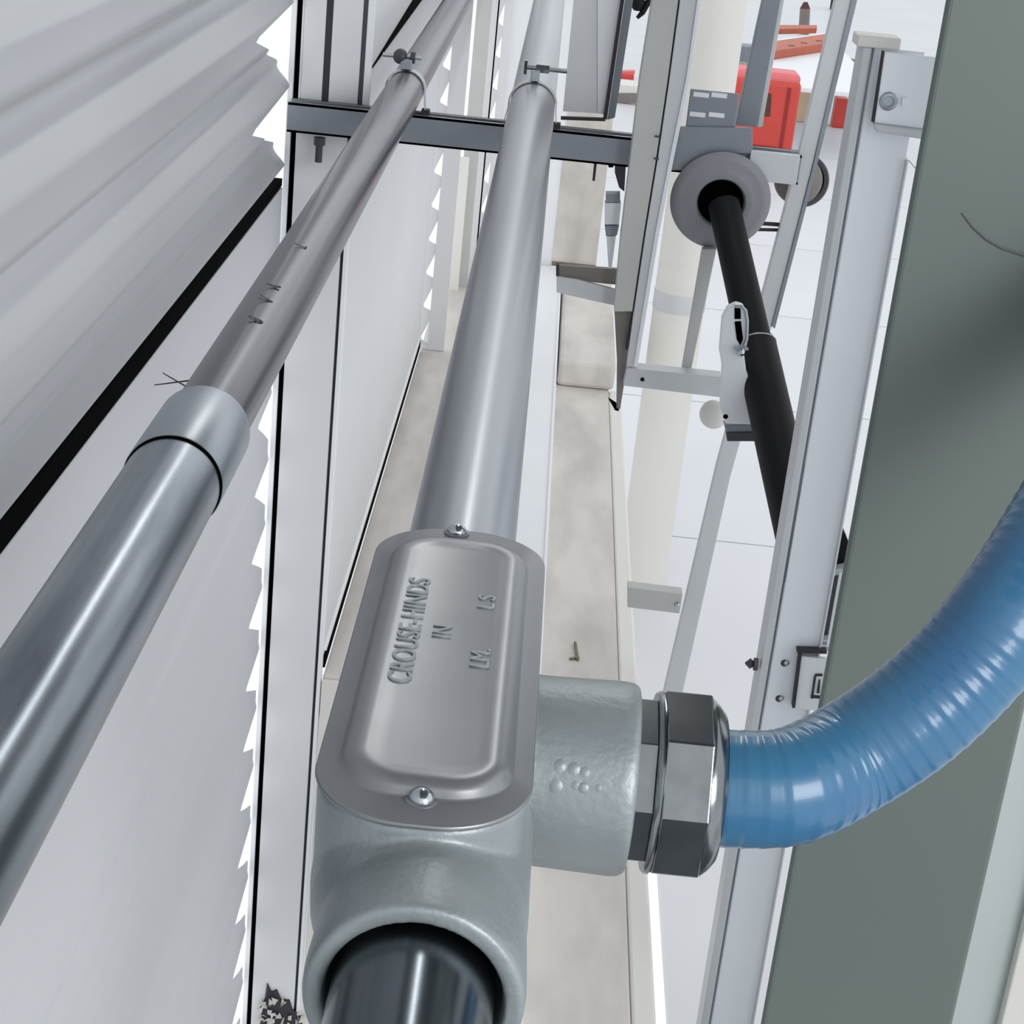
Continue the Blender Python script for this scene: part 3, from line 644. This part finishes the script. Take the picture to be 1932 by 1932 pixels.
fbox('red_bar', 1508, 1556, 143, 157, 11.1, .1, 'red', 'narrow red bar lying above the tan carton', 'bar')
fbox('red_can', 1574, 1598, 186, 242, 10.6, .12, 'red', 'small red can between the brace and the white post', 'can')
fbox('dark_cord_reel', 1585, 1612, 112, 180, 11.2, .1, 'olive', 'olive brown hanging cord behind the post top', 'cord', .02)
fbox('grey_box', 1385, 1424, 87, 120, 11.5, .2, 'strut', 'blue grey box behind the short strut', 'box')
fbox('tool_cabinet', 1380, 1418, 122, 140, 11.4, .2, 'taupe', 'taupe cabinet in front of the blue grey box', 'cabinet')
fbox('salmon_panel', 1372, 1412, 142, 182, 11.3, .05, 'pink', 'salmon pink panel left of the red case', 'panel')
rs = fbox('red_tray', 1168, 1196, 141, 153, 11.0, .1, 'red', 'small red tray between the upright board and upright strut', 'tray')
part('tray_lid', vplate([(1169, 135), (1198, 134), (1197, 141), (1168, 142)], atZ(1182, 153, 0).y + .01, .08), 'pink', rs)
rs = fbox('cream_box', 1160, 1206, 160, 196, 10.9, .25, 'beige', 'cream box with a grey front below the small red tray', 'box')
yy_ = atZ(1183, 196, 0).y
part('grey_front', vplate([(1160, 176), (1205, 176), (1204, 195), (1159, 195)], yy_ - .01, .012), 'taupe', rs)
# black clamp light heads at the top edge
bh = empty('black_fixture', atY(1205, 20, 3.2), 'black fixture hanging at the top edge right of the upper panel', 'fixture')
part('head', sweep([atY(1196, -10, 3.2), atY(1204, 8, 3.2), atY(1202, 20, 3.2)], [.014, .013, .006], 16), 'insul', bh, smooth=True)
part('arm', sweep([atY(1228, -6, 3.2), atY(1212, 24, 3.2), atY(1202, 34, 3.2)], [.006, .005, .003], 10), 'insul', bh, smooth=True)
fbox('black_corner_item', 1570, 1590, -20, 20, 12.5, .1, 'insul', 'small black object at the top edge beside the diagonal brace', 'object')
# small dark hangers under the strut
hg = empty('hanging_tools', atY(1150, 300, 2.47), 'dark tools hanging under the cross strut left of the upright strut', 'tools')
part('rod', sweep([atY(1125, 292, 2.47), atY(1120, 341, 2.47)], [.0022, .0018], 8), 'seam', hg, smooth=True)
part('clip', vplate([(1146, 293), (1160, 293), (1157, 316), (1148, 316)], 2.468, .01), 'black', hg)
part('blade', vplate([(1160, 296), (1182, 296), (1178, 362), (1168, 354), (1160, 326)], 2.468, .008), 'darkgrey', hg, bevel=.001)
wn = empty('white_outlet', atY(1155, 450, 2.445), 'white and grey stacked fitting left of the upright strut', 'fitting')
part('front', vplate([(1141, 383), (1172, 383), (1168, 424), (1141, 424)], 2.443, .02), 'white2', wn, bevel=.001)
part('grey_band', vplate([(1143, 366), (1170, 366), (1170, 382), (1143, 382)], 2.443, .02), 'strut', wn)
part('grey_band', vplate([(1141, 426), (1168, 426), (1164, 444), (1143, 444)], 2.443, .02), 'strut', wn)
part('white_tail', vplate([(1144, 446), (1162, 446), (1154, 506), (1148, 506)], 2.443, .01), 'white2', wn)
